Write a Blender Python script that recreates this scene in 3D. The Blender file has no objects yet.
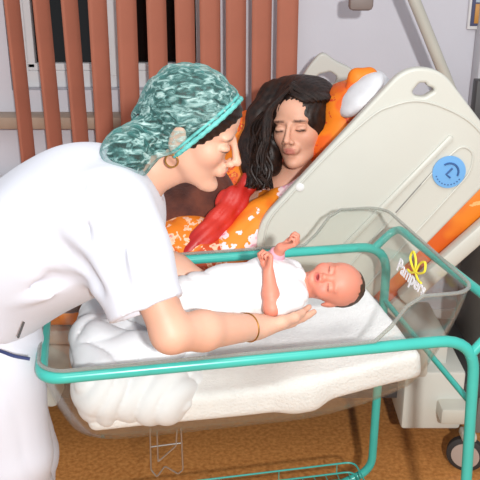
import bpy, bmesh, math, random
import numpy as np
from mathutils import Vector, Matrix
random.seed(7); np.random.seed(7)
C = bpy.context.scene
COL = C.collection
# ------------------------------------------------------------------ camera
PITCH = math.radians(21.0); FPX = 800.0; CAM = np.array([0, 0, 1.7])
FW = np.array([0, math.cos(PITCH), -math.sin(PITCH)])
UP = np.array([0, math.sin(PITCH), math.cos(PITCH)])
RT = np.array([1.0, 0, 0])
def ray(u, v): return FW + RT*((u-240)/FPX) + UP*((240-v)/FPX)
def at(u, v, d): return CAM + ray(u, v)*d
def aty(u, v, y): r = ray(u, v); return CAM + r*(y/r[1])
def atz(u, v, z): r = ray(u, v); return CAM + r*((z-1.7)/r[2])
def nrm(a): a = np.asarray(a, float); return a/np.linalg.norm(a)

cam = bpy.data.cameras.new('camera'); cam.sensor_width = 36; cam.lens = 36*FPX/480
co = bpy.data.objects.new('camera', cam); COL.objects.link(co)
co.location = CAM; co.rotation_euler = (math.pi/2-PITCH, 0, 0)
cam.clip_start = 0.05
C.camera = co
C.view_settings.view_transform = 'Standard'; C.view_settings.look = 'None'
C.view_settings.exposure = 0.0; C.view_settings.gamma = 1.0

# ------------------------------------------------------------------ materials
def lin(c):
    return tuple((x/255/12.92 if x/255 <= .04045 else ((x/255+.055)/1.055)**2.4) for x in c[:3])
def newmat(name):
    m = bpy.data.materials.new(name); m.use_nodes = True
    nt = m.node_tree; b = nt.nodes['Principled BSDF']; return m, nt, b
def mat(name, c, rough=.6, var=0.0, vscale=8, bump=0.0, bscale=60, metal=0.0, spec=.5, sss=0, coords='Object', c2=None, sheen=0, detail=4):
    m, nt, b = newmat(name)
    b.inputs['Base Color'].default_value = (*lin(c), 1); b.inputs['Roughness'].default_value = rough
    b.inputs['Metallic'].default_value = metal; b.inputs['Specular IOR Level'].default_value = spec
    if sss:
        b.inputs['Subsurface Weight'].default_value = sss; b.inputs['Subsurface Radius'].default_value = (.012, .005, .003); b.inputs['Subsurface Scale'].default_value = 1
    if sheen: b.inputs['Sheen Weight'].default_value = sheen
    tc = nt.nodes.new('ShaderNodeTexCoord')
    n = nt.nodes.new('ShaderNodeTexNoise'); n.inputs['Scale'].default_value = vscale; n.inputs['Detail'].default_value = detail
    nt.links.new(tc.outputs[coords], n.inputs['Vector'])
    if c2 is None: c2 = tuple(max(0, x*(1-var)) for x in c)
    r = nt.nodes.new('ShaderNodeValToRGB'); r.color_ramp.elements[0].position = .35; r.color_ramp.elements[1].position = .65
    r.color_ramp.elements[0].color = (*lin(c2), 1); r.color_ramp.elements[1].color = (*lin(c), 1)
    nt.links.new(n.outputs['Fac'], r.inputs['Fac']); nt.links.new(r.outputs['Color'], b.inputs['Base Color'])
    if bump:
        n2 = nt.nodes.new('ShaderNodeTexNoise'); n2.inputs['Scale'].default_value = bscale; n2.inputs['Detail'].default_value = 3
        bp = nt.nodes.new('ShaderNodeBump'); bp.inputs['Strength'].default_value = bump; bp.inputs['Distance'].default_value = .004
        nt.links.new(tc.outputs[coords], n2.inputs['Vector']); nt.links.new(n2.outputs['Fac'], bp.inputs['Height']); nt.links.new(bp.outputs['Normal'], b.inputs['Normal'])
    return m
def floral(name, base, base2, flower, centre, scale=9, thr=.33, rough=.6, seed=0.0):
    m, nt, b = newmat(name); L = nt.links; N = nt.nodes
    tc = N.new('ShaderNodeTexCoord'); mp = N.new('ShaderNodeMapping'); mp.inputs['Location'].default_value = (seed, seed*.7, seed*.3)
    L.new(tc.outputs['Object'], mp.inputs['Vector'])
    wn = N.new('ShaderNodeTexNoise'); wn.inputs['Scale'].default_value = scale*2.2; wn.inputs['Detail'].default_value = 3
    L.new(mp.outputs[0], wn.inputs['Vector'])
    ma = N.new('ShaderNodeMixRGB'); ma.blend_type = 'LINEAR_LIGHT'; ma.inputs['Fac'].default_value = .09
    L.new(mp.outputs[0], ma.inputs['Color1']); L.new(wn.outputs['Color'], ma.inputs['Color2'])
    vo = N.new('ShaderNodeTexVoronoi'); vo.inputs['Scale'].default_value = scale; L.new(ma.outputs[0], vo.inputs['Vector'])
    n = N.new('ShaderNodeTexNoise'); n.inputs['Scale'].default_value = scale*.6; L.new(mp.outputs[0], n.inputs['Vector'])
    r = N.new('ShaderNodeValToRGB'); r.color_ramp.elements[0].position = .48; r.color_ramp.elements[1].position = .56
    r.color_ramp.elements[0].color = (*lin(base), 1); r.color_ramp.elements[1].color = (*lin(base2), 1); L.new(n.outputs['Fac'], r.inputs['Fac'])
    fr = N.new('ShaderNodeValToRGB'); e = fr.color_ramp.elements
    e[0].position = 0; e[0].color = (*lin(centre), 1); e[1].position = thr*.55; e[1].color = (*lin(flower), 1)
    L.new(vo.outputs['Distance'], fr.inputs['Fac'])
    ms = N.new('ShaderNodeMath'); ms.operation = 'LESS_THAN'; ms.inputs[1].default_value = thr; L.new(vo.outputs['Distance'], ms.inputs[0])
    mx = N.new('ShaderNodeMixRGB'); L.new(ms.outputs[0], mx.inputs['Fac']); L.new(r.outputs[0], mx.inputs['Color1']); L.new(fr.outputs[0], mx.inputs['Color2'])
    L.new(mx.outputs[0], b.inputs['Base Color']); b.inputs['Roughness'].default_value = rough
    return m
def vcol_mat(name, rough=.5, sss=.12, bump=.1):
    m, nt, b = newmat(name)
    a = nt.nodes.new('ShaderNodeVertexColor'); a.layer_name = 'Col'
    nt.links.new(a.outputs['Color'], b.inputs['Base Color']); b.inputs['Roughness'].default_value = rough
    b.inputs['Subsurface Weight'].default_value = sss; b.inputs['Subsurface Radius'].default_value = (.01, .004, .002); b.inputs['Subsurface Scale'].default_value = 1
    tc = nt.nodes.new('ShaderNodeTexCoord'); n = nt.nodes.new('ShaderNodeTexNoise'); n.inputs['Scale'].default_value = 300
    bp = nt.nodes.new('ShaderNodeBump'); bp.inputs['Strength'].default_value = bump; bp.inputs['Distance'].default_value = .0006
    nt.links.new(tc.outputs['Object'], n.inputs['Vector']); nt.links.new(n.outputs['Fac'], bp.inputs['Height']); nt.links.new(bp.outputs['Normal'], b.inputs['Normal'])
    return m
def clear(name, tint=(235, 240, 240), haze=.06, edge=.5, rough=.08):
    """thin clear acrylic: mostly see-through, mirror-like at grazing angles"""
    m, nt, b = newmat(name); N = nt.nodes; L = nt.links
    N.remove(b); out = N['Material Output']
    tr = N.new('ShaderNodeBsdfTransparent'); tr.inputs['Color'].default_value = (*lin(tint), 1)
    gl = N.new('ShaderNodeBsdfGlossy'); gl.inputs['Roughness'].default_value = rough; gl.inputs['Color'].default_value = (.95, .95, .95, 1)
    df = N.new('ShaderNodeBsdfDiffuse'); df.inputs['Color'].default_value = (*lin((205, 208, 205)), 1)
    fr = N.new('ShaderNodeLayerWeight'); fr.inputs['Blend'].default_value = .22
    mu = N.new('ShaderNodeMath'); mu.operation = 'MULTIPLY'; mu.inputs[1].default_value = edge; L.new(fr.outputs['Facing'], mu.inputs[0])
    m1 = N.new('ShaderNodeMixShader'); L.new(mu.outputs[0], m1.inputs[0]); L.new(tr.outputs[0], m1.inputs[1]); L.new(gl.outputs[0], m1.inputs[2])
    m2 = N.new('ShaderNodeMixShader'); m2.inputs[0].default_value = haze; L.new(m1.outputs[0], m2.inputs[1]); L.new(df.outputs[0], m2.inputs[2])
    L.new(m2.outputs[0], out.inputs['Surface'])
    return m

# ------------------------------------------------------------------ object helpers
def tag(o, label, cat, group=None, kind=None):
    o['label'] = label; o['category'] = cat
    if group: o['group'] = group
    if kind: o['kind'] = kind
    return o
def empty(name, loc, label, cat, group=None):
    o = bpy.data.objects.new(name, None); COL.objects.link(o); o.location = Vector(loc); o.empty_display_size = .1
    return tag(o, label, cat, group)
def wloc(o):
    v = Vector((0, 0, 0))
    while o is not None: v += o.location; o = o.parent
    return v
def link(name, V, faces, material, parent=None, smooth=True, cols=None, label=None):
    V = np.asarray(V, dtype=np.float64)
    lo, hi = V.min(0), V.max(0); cen = np.array([(lo[0]+hi[0])/2, (lo[1]+hi[1])/2, lo[2]])
    me = bpy.data.meshes.new(name)
    if isinstance(faces, np.ndarray):
        me.vertices.add(len(V)); me.vertices.foreach_set('co', (V-cen).astype(np.float32).ravel())
        nf = len(faces); me.loops.add(nf*4); me.loops.foreach_set('vertex_index', faces.astype(np.int32).ravel())
        me.polygons.add(nf); me.polygons.foreach_set('loop_start', np.arange(0, nf*4, 4, dtype=np.int32))
        me.update(calc_edges=True)
    else:
        me.from_pydata((V-cen).tolist(), [], [list(map(int, f)) for f in faces])
        bm = bmesh.new(); bm.from_mesh(me); bmesh.ops.recalc_face_normals(bm, faces=bm.faces); bm.to_mesh(me); bm.free()
    if smooth: me.polygons.foreach_set('use_smooth', [True]*len(me.polygons))
    if cols is not None:
        a = me.color_attributes.new('Col', 'FLOAT_COLOR', 'POINT')
        a.data.foreach_set('color', np.c_[cols, np.ones(len(cols))].astype(np.float32).ravel())
    me.materials.append(material)
    o = bpy.data.objects.new(name, me); COL.objects.link(o)
    if parent is not None:
        o.parent = parent; o.location = Vector(cen) - wloc(parent)
    else: o.location = Vector(cen)
    if label: o['label'] = label
    return o
class MB:
    def __init__(s): s.V = []; s.F = []
    def add(s, V, F):
        n = len(s.V); s.V += [list(map(float, v)) for v in V]; s.F += [[i+n for i in f] for f in F]; return s
    def box(s, c, size, bev=0.0, R=None, seg=2):
        bm = bmesh.new(); bmesh.ops.create_cube(bm, size=1)
        for v in bm.verts: v.co = Vector((v.co.x*size[0], v.co.y*size[1], v.co.z*size[2]))
        if bev: bmesh.ops.bevel(bm, geom=bm.edges[:], offset=bev, segments=seg, profile=.5, affect='EDGES')
        V = np.array([list(v.co) for v in bm.verts]); F = [[v.index for v in f.verts] for f in bm.faces]; bm.free()
        if R is not None: V = V @ np.asarray(R).T
        return s.add(V+np.asarray(c), F)
    def tube(s, pts, r, n=12, closed=False, caps=True, flat=None):
        P = np.asarray(pts, float); m = len(P)
        rr = np.full(m, r) if np.isscalar(r) else np.asarray(r, float)
        T = np.zeros_like(P)
        for i in range(m):
            a = P[(i-1) % m] if (closed or i > 0) else P[i]; b = P[(i+1) % m] if (closed or i < m-1) else P[i]
            T[i] = nrm(b-a)
        a = np.array([0, 0, 1.0]) if abs(T[0][2]) < .9 else np.array([0, 1.0, 0])
        N = nrm(np.cross(T[0], a)); V = []; fr = []
        for i in range(m):
            N = nrm(N - T[i]*np.dot(N, T[i])); B = np.cross(T[i], N); fr.append((N, B))
            for k in range(n):
                t = 2*math.pi*k/n; V.append(P[i] + rr[i]*(math.cos(t)*N + math.sin(t)*B*(flat or 1)))
        F = []
        for i in range(m if closed else m-1):
            j = (i+1) % m
            for k in range(n): F.append([i*n+k, i*n+(k+1) % n, j*n+(k+1) % n, j*n+k])
        if caps and not closed: F.append(list(range(n))[::-1]); F.append([(m-1)*n+k for k in range(n)])
        return s.add(V, F)
    def disc(s, c, axis, r, th, n=32, bev=.15):
        """solid wheel / puck of radius r"""
        ax = nrm(axis); a = np.array([0, 0, 1.0]) if abs(ax[2]) < .9 else np.array([1.0, 0, 0])
        N = nrm(np.cross(ax, a)); B = np.cross(ax, N); prof = [(0, -th/2), (r*(1-bev), -th/2), (r, -th/2*(1-bev*2)), (r, th/2*(1-bev*2)), (r*(1-bev), th/2), (0, th/2)]
        V = []; F = []
        for (pr, pz) in prof:
            for k in range(n): t = 2*math.pi*k/n; V.append(np.asarray(c)+ax*pz+max(pr, 1e-4)*(math.cos(t)*N+math.sin(t)*B))
        for i in range(len(prof)-1):
            for k in range(n): F.append([i*n+k, i*n+(k+1) % n, (i+1)*n+(k+1) % n, (i+1)*n+k])
        return s.add(V, F)
    def build(s, name, m, parent=None, smooth=True, label=None):
        o = link(name, s.V, s.F, m, parent, smooth, None, label)
        if smooth:
            try: o.data.set_sharp_from_angle(angle=math.radians(40))
            except Exception: pass
        return o
def rounded(pts, r, n=6, closed=False):
    """polyline with rounded corners; r scalar or list"""
    P = [np.asarray(p, float) for p in pts]; out = []; m = len(P)
    for i in range(m):
        if not closed and i in (0, m-1): out.append(P[i]); continue
        a, b, c = P[(i-1) % m], P[i], P[(i+1) % m]
        ri = r[i] if isinstance(r, (list, tuple)) else r
        ri = min(ri, .49*np.linalg.norm(a-b), .49*np.linalg.norm(c-b))
        p, q = b+nrm(a-b)*ri, b+nrm(c-b)*ri
        for k in range(n+1): t = k/n; out.append((1-t)**2*p+2*t*(1-t)*b+t*t*q)
    return out
def spline(pts, n=8):
    P = [np.asarray(p, float) for p in pts]; P = [2*P[0]-P[1]]+P+[2*P[-1]-P[-2]]; out = []
    for i in range(1, len(P)-2):
        for k in range(n):
            t = k/n; out.append(.5*((2*P[i])+(-P[i-1]+P[i+1])*t+(2*P[i-1]-5*P[i]+4*P[i+1]-P[i+2])*t*t+(-P[i-1]+3*P[i]-3*P[i+1]+P[i+2])*t**3))
    out.append(P[-2]); return out
def plate(name, outline, holes, th, bev, material, parent, y):
    """flat panel: outline in (x,z), standing in the plane y, th thick with rounded edges"""
    cu = bpy.data.curves.new('tmp', 'CURVE'); cu.dimensions = '2D'; cu.fill_mode = 'BOTH'; cu.extrude = th/2-bev; cu.bevel_depth = bev; cu.bevel_resolution = 3; cu.offset = -bev
    for ring in [outline]+holes:
        sp = cu.splines.new('POLY'); sp.points.add(len(ring)-1); sp.use_cyclic_u = True
        for i, p in enumerate(ring): sp.points[i].co = (p[0], p[1], 0, 1)
    t = bpy.data.objects.new('tmp', cu); COL.objects.link(t)
    dg = bpy.context.evaluated_depsgraph_get(); me = bpy.data.meshes.new_from_object(t.evaluated_get(dg)); bpy.data.objects.remove(t)
    V = np.array([[v.co.x, y-v.co.z, v.co.y] for v in me.vertices]); F = [list(p.vertices) for p in me.polygons]
    o = link(name, V, F, material, parent, True); o.data.set_sharp_from_angle(angle=math.radians(50)); return o

# ------------------------------------------------------------------ implicit surfaces (bodies, cloth)
class Field:
    def __init__(s, lo, hi, h):
        s.lo = np.asarray(lo, float); s.h = h; s.n = np.ceil((np.asarray(hi)-s.lo)/h).astype(int)+1
        s.F = np.full(s.n, .2, np.float32); s.ax = [(s.lo[i]+np.arange(s.n[i])*h).astype(np.float32) for i in range(3)]
    def blk(s, lo, hi):
        a = np.clip(np.floor((np.asarray(lo)-s.lo)/s.h).astype(int), 0, s.n); b = np.clip(np.ceil((np.asarray(hi)-s.lo)/s.h).astype(int)+1, 0, s.n)
        sl = tuple(slice(a[i], b[i]) for i in range(3))
        return sl, s.ax[0][sl[0]][:, None, None], s.ax[1][sl[1]][None, :, None], s.ax[2][sl[2]][None, None, :]
    def comb(s, sl, d, k, mode):
        f = s.F[sl]
        if f.size == 0: return
        if mode == 'sub': d = -d; g = np.maximum(f, d) + (np.maximum(k-np.abs(f-d), 0)**2)/(4*k)
        elif mode == 'int': g = np.maximum(f, d) + (np.maximum(k-np.abs(f-d), 0)**2)/(4*k)
        else: g = np.minimum(f, d) - (np.maximum(k-np.abs(f-d), 0)**2)/(4*k)
        s.F[sl] = g
    def cap(s, a, b, ra, rb=None, k=.01, mode='add', sq=None):
        rb = ra if rb is None else rb; a = np.asarray(a, float); b = np.asarray(b, float); pad = max(ra, rb)+k+2*s.h+.006
        sl, X, Y, Z = s.blk(np.minimum(a, b)-pad, np.maximum(a, b)+pad); ab = b-a; L = max(float(ab@ab), 1e-12)
        t = np.clip(((X-a[0])*ab[0]+(Y-a[1])*ab[1]+(Z-a[2])*ab[2])/L, 0, 1)
        d = np.sqrt((X-a[0]-t*ab[0])**2+(Y-a[1]-t*ab[1])**2+(Z-a[2]-t*ab[2])**2) - (ra+(rb-ra)*t)
        s.comb(sl, d, k, mode)
    def chain(s, pts, rs, k=.01, mode='add'):
        for i in range(len(pts)-1): s.cap(pts[i], pts[i+1], rs[i], rs[i+1], k, mode)
    def ell(s, c, r, R=None, k=.01, mode='add'):
        c = np.asarray(c, float); r = np.asarray(r, float)*np.ones(3); R = np.eye(3) if R is None else np.asarray(R)   # columns of R: local axes in world
        pad = np.sqrt(((R*r)**2).sum(1))+k+2*s.h+.006
        sl, X, Y, Z = s.blk(c-pad, c+pad); dx, dy, dz = X-c[0], Y-c[1], Z-c[2]
        l = [dx*R[0, i]+dy*R[1, i]+dz*R[2, i] for i in range(3)]
        k0 = np.sqrt(sum((l[i]/r[i])**2 for i in range(3))); k1 = np.sqrt(sum((l[i]/r[i]**2)**2 for i in range(3)))+1e-6
        s.comb(sl, k0*(k0-1)/k1, k, mode)
    def box(s, c, hs, R=None, rad=.01, k=.01, mode='add'):
        c = np.asarray(c, float); hs = np.asarray(hs, float); R = np.eye(3) if R is None else np.asarray(R)
        pad = np.sqrt(((R*hs)**2).sum(1))*1.2+k+2*s.h+.006
        sl, X, Y, Z = s.blk(c-pad, c+pad); dx, dy, dz = X-c[0], Y-c[1], Z-c[2]
        q = [np.abs(dx*R[0, i]+dy*R[1, i]+dz*R[2, i])-(hs[i]-rad) for i in range(3)]
        d = np.sqrt(sum(np.maximum(v, 0)**2 for v in q))+np.minimum(np.maximum(np.maximum(q[0], q[1]), q[2]), 0)-rad
        s.comb(sl, d, k, mode)
    def plane(s, p, n, k=.003):     # keep the side n points away from
        p = np.asarray(p, float); n = nrm(n); sl, X, Y, Z = s.blk(s.lo, s.lo+s.n*s.h)
        s.comb(sl, ((X-p[0])*n[0]+(Y-p[1])*n[1]+(Z-p[2])*n[2]), k, 'int')
    def disp(s, fn, band=.03):
        I = np.nonzero(np.abs(s.F) < band); P = np.stack([s.ax[i][I[i]] for i in range(3)], 1).astype(np.float64)
        s.F[I] += fn(P).astype(np.float32)
    def mesh(s):
        F = s.F; F[0] = F[-1] = .2; F[:, 0] = F[:, -1] = .2; F[:, :, 0] = F[:, :, -1] = .2
        S = F < 0; n = np.array(F.shape)-1
        cnt = np.zeros(n, np.int8); cor = [(i, j, k) for i in (0, 1) for j in (0, 1) for k in (0, 1)]
        for (i, j, k) in cor: cnt += S[i:i+n[0], j:j+n[1], k:k+n[2]]
        idx = np.argwhere((cnt > 0) & (cnt < 8)); val = np.stack([F[idx[:, 0]+c[0], idx[:, 1]+c[1], idx[:, 2]+c[2]] for c in cor], 1)
        pos = np.zeros((len(idx), 3)); w = np.zeros(len(idx))
        for a in range(8):
            for b in range(a+1, 8):
                if sum(abs(cor[a][i]-cor[b][i]) for i in range(3)) != 1: continue
                m = (val[:, a] < 0) != (val[:, b] < 0); t = val[m, a]/(val[m, a]-val[m, b])
                pos[m] += np.array(cor[a])+t[:, None]*(np.array(cor[b])-np.array(cor[a])); w[m] += 1
        V = s.lo+(idx+pos/w[:, None])*s.h
        ids = np.full(n, -1, np.int32); ids[idx[:, 0], idx[:, 1], idx[:, 2]] = np.arange(len(idx)); Q = []
        for ax in range(3):
            b, c = (ax+1) % 3, (ax+2) % 3; s0 = [slice(None)]*3; s1 = [slice(None)]*3; s0[ax] = slice(0, -1); s1[ax] = slice(1, None)
            A, B = S[tuple(s0)], S[tuple(s1)]; e = np.argwhere(A != B)
            def cell(db, dc): q = e.copy(); q[:, b] += db; q[:, c] += dc; return ids[q[:, 0], q[:, 1], q[:, 2]]
            q = np.stack([cell(-1, -1), cell(0, -1), cell(0, 0), cell(-1, 0)], 1); ins = A[e[:, 0], e[:, 1], e[:, 2]]
            q[~ins] = q[~ins][:, ::-1]; Q.append(q)
        return V, np.concatenate(Q)
def wav(P, d, f, ph=0.0, warp=0.0, wf=7.0):
    d = nrm(d); o = P@d
    if warp: o = o+warp*np.sin(P[:, 0]*wf+ph)*np.cos(P[:, 1]*wf*1.3+2*ph)+warp*.6*np.sin(P[:, 2]*wf*1.7+ph*3)
    return np.sin(o*f+ph)
def nz(P, f, seed=0):
    rs = np.random.RandomState(seed); out = 0
    for i in range(6):
        d = rs.randn(3); d /= np.linalg.norm(d); e = rs.randn(3); e /= np.linalg.norm(e)
        out = out+np.sin((P@d)*f*(.7+.8*rs.rand())+rs.rand()*6+1.5*np.sin((P@e)*f*.6+rs.rand()*6))
    return out/6
def ridge(x): return 1-np.sqrt(np.abs(x)+.02)          # soft creases
def frame(X, Zr):
    X = nrm(X); Y = nrm(np.cross(Zr, X)); return np.stack([X, Y, np.cross(X, Y)], 1)

# ------------------------------------------------------------------ anatomy
def head(F, O, R, s=1.0, baby=False, ears=True, mouth_open=0.0):
    """R columns: face direction, left ear, crown"""
    def p(x, y, z): return O+R@(np.array([x, y, z])*s)
    E = lambda c, r, k=.012, mode='add': F.ell(p(*c), np.array(r)*s, R, k*s, mode)
    K = lambda a, b, ra, rb, k=.008, mode='add': F.cap(p(*a), p(*b), ra*s, rb*s, k*s, mode)
    if not baby:
        E((-.018, 0, .034), (.094, .076, .086), .01); E((.03, 0, .045), (.058, .062, .056), .02)
        E((.032, 0, -.03), (.052, .055, .075), .02)
        for y in (-1, 1):
            E((.052, y*.036, -.022), (.026, .024, .024), .02)
            K((-.005, y*.05, -.045), (.06, y*.018, -.094), .016, .014, .022)
            E((.076, y*.03, .022), (.012, .022, .007), .014)
            E((.099, y*.032, .003), (.014, .016, .0105), .010, 'sub')
            E((.0765, y*.032, -.001), (.0145, .0165, .0125), .003)
            K((.0895, y*.020, -.004), (.0875, y*.045, -.004), .0014, .0012, .002)
        E((.072, 0, -.1), (.02, .02, .0155), .018)
        K((.089, 0, .012), (.108, 0, -.024), .0062, .0082, .010); E((.1115, 0, -.031), (.0105, .0095, .009), .006)
        for y in (-1, 1): E((.1005, y*.0115, -.0365), (.0095, .0068, .0072), .005); E((.106, y*.006, -.0425), (.003, .0028, .0025), .002, 'sub')
        E((.0855, 0, -.058), (.012, .026, .017), .012)
        E((.0945, 0, -.0565), (.0068, .0195, .0046), .004); E((.0925, 0, -.0665), (.0070, .0165, .0055), .004)
        K((.1015, -.018, -.0612), (.1015, .018, -.0612), .0014, .0014, .003, 'sub')
        E((.094, 0, -.078), (.012, .014, .004), .008, 'sub')
        if ears:
            for y in (-1, 1):
                E((-.012, y*.078, -.006), (.017, .007, .030), .006); E((-.008, y*.086, .0), (.010, .005, .018), .004, 'sub'); E((-.006, y*.078, -.032), (.009, .006, .009), .005)
                E((.004, y*.076, -.008), (.005, .005, .009), .004)
    else:
        E((-.012, 0, .022), (.060, .047, .052), .01); E((.012, 0, .02), (.040, .042, .04), .02); E((.012, 0, -.015), (.034, .036, .036), .018)
        for y in (-1, 1):
            E((.028, y*.022, -.017), (.018, .018, .017), .012)
            E((.053, y*.019, .004), (.008, .011, .006), .008, 'sub'); E((.0425, y*.019, .002), (.0085, .011, .0085), .003)
            K((.0505, y*.012, -.0015), (.048, y*.027, -.0015), .0012, .001, .002)
            E((-.008, y*.047, -.004), (.011, .005, .017), .004)
            E((.046, y*.018, .014), (.007, .013, .004), .007)
        E((.038, 0, -.040), (.014, .016, .010), .012)
        K((.047, 0, .004), (.054, 0, -.010), .004, .006, .006); E((.054, 0, -.0125), (.006, .0075, .005), .004)
        for y in (-1, 1): E((.050, y*.0065, -.0145), (.005, .004, .004), .003)
        E((.048, 0, -.0255), (.006, .012, .007), .006)
        E((.0525, 0, -.0215), (.004, .010, .0028), .002); E((.051, 0, -.0305), (.004, .008, .003), .002)
        E((.056, 0, -.0262), (.007, .0075, .0032), .002, 'sub')
def face_cols(V, O, R, s, base, lip, brow, baby=False, dark=(60, 35, 28)):
    L = (V-O)@R/s; n = len(V); col = np.tile(np.array(lin(base)), (n, 1)); x, y, z = L[:, 0], L[:, 1], L[:, 2]
    def mixin(m, c): m = np.clip(m, 0, 1)[:, None]; col[:] = col*(1-m)+np.array(lin(c))*m
    q = .58 if baby else 1.0
    inhead = (np.abs(y) < .1*q) & (np.abs(z) < .13*q) & (x > -.02)
    g = lambda cx, cy, cz, rx, ry, rz, hard=2.0: np.clip(hard*(1.35-np.sqrt(((x-cx)/rx)**2+((np.abs(y)-cy)/ry)**2+((z-cz)/rz)**2)), 0, 1)*inhead
    if not baby:
        mixin(g(.06, .042, -.03, .03, .024, .02, .8)*.35, (222, 140, 118))
        mixin(g(.108, 0, -.032, .012, .01, .01, 1)*.22, (214, 140, 120))
        mixin(g(.100, 0, -.0575, .010, .0175, .0042, 3)*.85, lip); mixin(g(.098, 0, -.0665, .010, .0155, .0048, 3)*.85, lip)
        mixin(g(.104, 0, -.0615, .008, .0155, .0009, 3)*.8, (110, 45, 42))
        mixin(g(.085, .031, .0215, .03, .0175, .0034, 2)*.9, brow)
        mixin(g(.088, .034, -.0055, .016, .0165, .0024, 3)*.95, dark)
        mixin(g(.088, .033, .007, .010, .014, .002, 1.5)*.35, (165, 110, 90))
        mixin(g(.106, .0062, -.0425, .004, .003, .003, 2)*.8, (90, 40, 32))
    else:
        mixin(g(.04, .024, -.015, .02, .014, .014, .8)*.5, (226, 120, 108))
        mixin(g(.045, 0, .03, .03, .03, .018, .6)*.25, (224, 132, 116))
        mixin(g(.052, 0, -.0262, .008, .0095, .0055, 2)*.75, lip)
        mixin(g(.052, 0, -.0262, .008, .0065, .0022, 3)*.9, (120, 30, 34))
        mixin(g(.048, .0195, -.0022, .008, .0095, .0011, 3)*.75, (120, 60, 52))
        mixin(g(.047, .018, .0145, .008, .009, .0016, 1.5)*.3, (150, 95, 72))
    return col
def hand(F, W, X, N, side, s=1.0, curl=(10, 12, 14, 16), thumb=None, spread=1.0):
    """W wrist, X finger direction, N palm-facing direction, side +1: thumb on N x X side"""
    X = nrm(X); Y = nrm(np.cross(N, X))*side; N = nrm(np.cross(X, Y))*side if np.dot(np.cross(X, Y)*side, N) > 0 else -nrm(np.cross(X, Y))*side
    p = lambda a, b, c: W+s*(X*a+Y*b+N*c)
    ys = [.030, .0105, -.009, -.027]; kx = [.088, .092, .088, .080]; ln = [.070, .078, .072, .056]
    for i in range(4):
        F.cap(p(.005, ys[i]*.55, 0), p(kx[i], ys[i], 0), .0155*s, .0112*s, .012*s)
    for i in range(4):
        q = p(kx[i], ys[i], 0); a = 0; r = .0092*s
        dy = (ys[i]*1.2)*spread
        for j, f in enumerate((.45, .30, .25)):
            a += math.radians(curl[i]); dr = nrm(X*math.cos(a)+N*math.sin(a)+Y*dy*2.0)
            q2 = q+dr*ln[i]*f*s; F.cap(q, q2, r, r*.9, .0025*s); q = q2; r *= .9
    th = thumb or [(.012, .018, .002), (.042, .042, .008), (.072, .054, .012), (.098, .054, .014)]
    F.chain([p(*t) for t in th], [.0165*s, .0135*s, .0105*s, .0088*s], .008*s)

# ================================================================== MATERIALS
M = {}
M['wall'] = mat('painted_wall', (214, 214, 222), .75, var=.02, vscale=2, bump=.08, bscale=90)
M['white_paint'] = mat('white_gloss', (232, 232, 232), .35, var=.02)
M['floor'] = mat('vinyl_floor', (212, 148, 84), .42, vscale=70, c2=(180, 116, 60), bump=.05, detail=8)
M['slat'] = mat('terracotta_slat', (186, 114, 90), .8, var=.06, vscale=5, bump=.25, bscale=260)
M['frame'] = mat('window_frame_white', (226, 228, 230), .4, var=.02)
M['sill'] = mat('sill_stone', (176, 154, 134), .5, var=.06, vscale=14)
M['bedplastic'] = mat('bed_plastic', (204, 205, 196), .42, var=.02, vscale=3, bump=.06, bscale=500)
M['bedmetal'] = mat('bed_metal', (196, 194, 182), .38, var=.03)
M['dark'] = mat('dark_plastic', (72, 70, 70), .5, var=.1)
M['grey'] = mat('grey_plastic', (140, 136, 130), .5, var=.1)
M['teal'] = mat('teal_enamel', (64, 178, 166), .28, var=.03, vscale=20)
M['steel'] = mat('steel_wire', (170, 165, 158), .3, metal=.8)
M['gold'] = mat('gold', (190, 140, 70), .3, metal=.9)
M['cotton'] = mat('white_cotton', (236, 238, 242), .85, var=.015, vscale=10, bump=.12, bscale=420, sheen=.1)
M['scrub'] = mat('scrub_cotton', (208, 211, 221), .85, var=.015, vscale=6, bump=.1, bscale=500, sheen=.1)
M['knit'] = mat('white_waffle', (240, 240, 240), .9, var=.02, vscale=60, bump=.7, bscale=170)
M['babysuit'] = mat('baby_cotton', (238, 238, 240), .9, var=.03, vscale=45, bump=.3, bscale=260)
M['skin'] = vcol_mat('skin', .52)
M['clear'] = clear('clear_acrylic', tint=(250, 251, 250), haze=.022, edge=.32)
M['clear_edge'] = clear('clear_acrylic_edge', tint=(215, 215, 208), haze=.26, edge=.6, rough=.15)
M['black_glass'] = mat('night_glass', (10, 12, 12), .08)
M['navy'] = mat('navy_tape', (36, 48, 92), .7)
M['hair'] = mat('dark_hair', (46, 29, 22), .45, spec=.35, c2=(22, 14, 11), vscale=55, bump=.2, bscale=200)
M['hair_baby'] = mat('baby_hair', (84, 58, 42), .6, var=.4, vscale=120)
M['brown'] = mat('brown_plush', (104, 50, 32), .85, c2=(72, 30, 20), vscale=22, bump=.5, bscale=90, sheen=.3)
M['orange_floral'] = floral('orange_floral', (238, 128, 22), (206, 72, 22), (246, 200, 168), (214, 70, 90), scale=15, thr=.40)
M['sheet'] = floral('orange_sheet', (240, 136, 30), (226, 100, 22), (248, 190, 120), (226, 90, 60), scale=9, thr=.2, seed=1.0)
M['gown'] = floral('gown_floral', (242, 140, 30), (238, 112, 24), (252, 222, 226), (224, 84, 150), scale=12, thr=.42, seed=3.1)
M['robe'] = mat('red_satin', (176, 20, 28), .4, c2=(206, 50, 36), vscale=9, detail=2)
M['pillow_orange'] = floral('pillow_floral', (244, 132, 24), (232, 100, 24), (214, 66, 34), (250, 190, 60), scale=16, thr=.30, seed=5.2)
M['blue_sticker'] = mat('blue_label', (112, 172, 226), .4, var=.02)
M['blue_dark'] = mat('blue_print', (58, 96, 150), .4)
M['yellow'] = mat('yellow_print', (236, 220, 60), .5)
M['white_print'] = mat('white_print', (246, 246, 250), .5)
M['rubber'] = mat('black_rubber', (52, 50, 50), .6)

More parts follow.
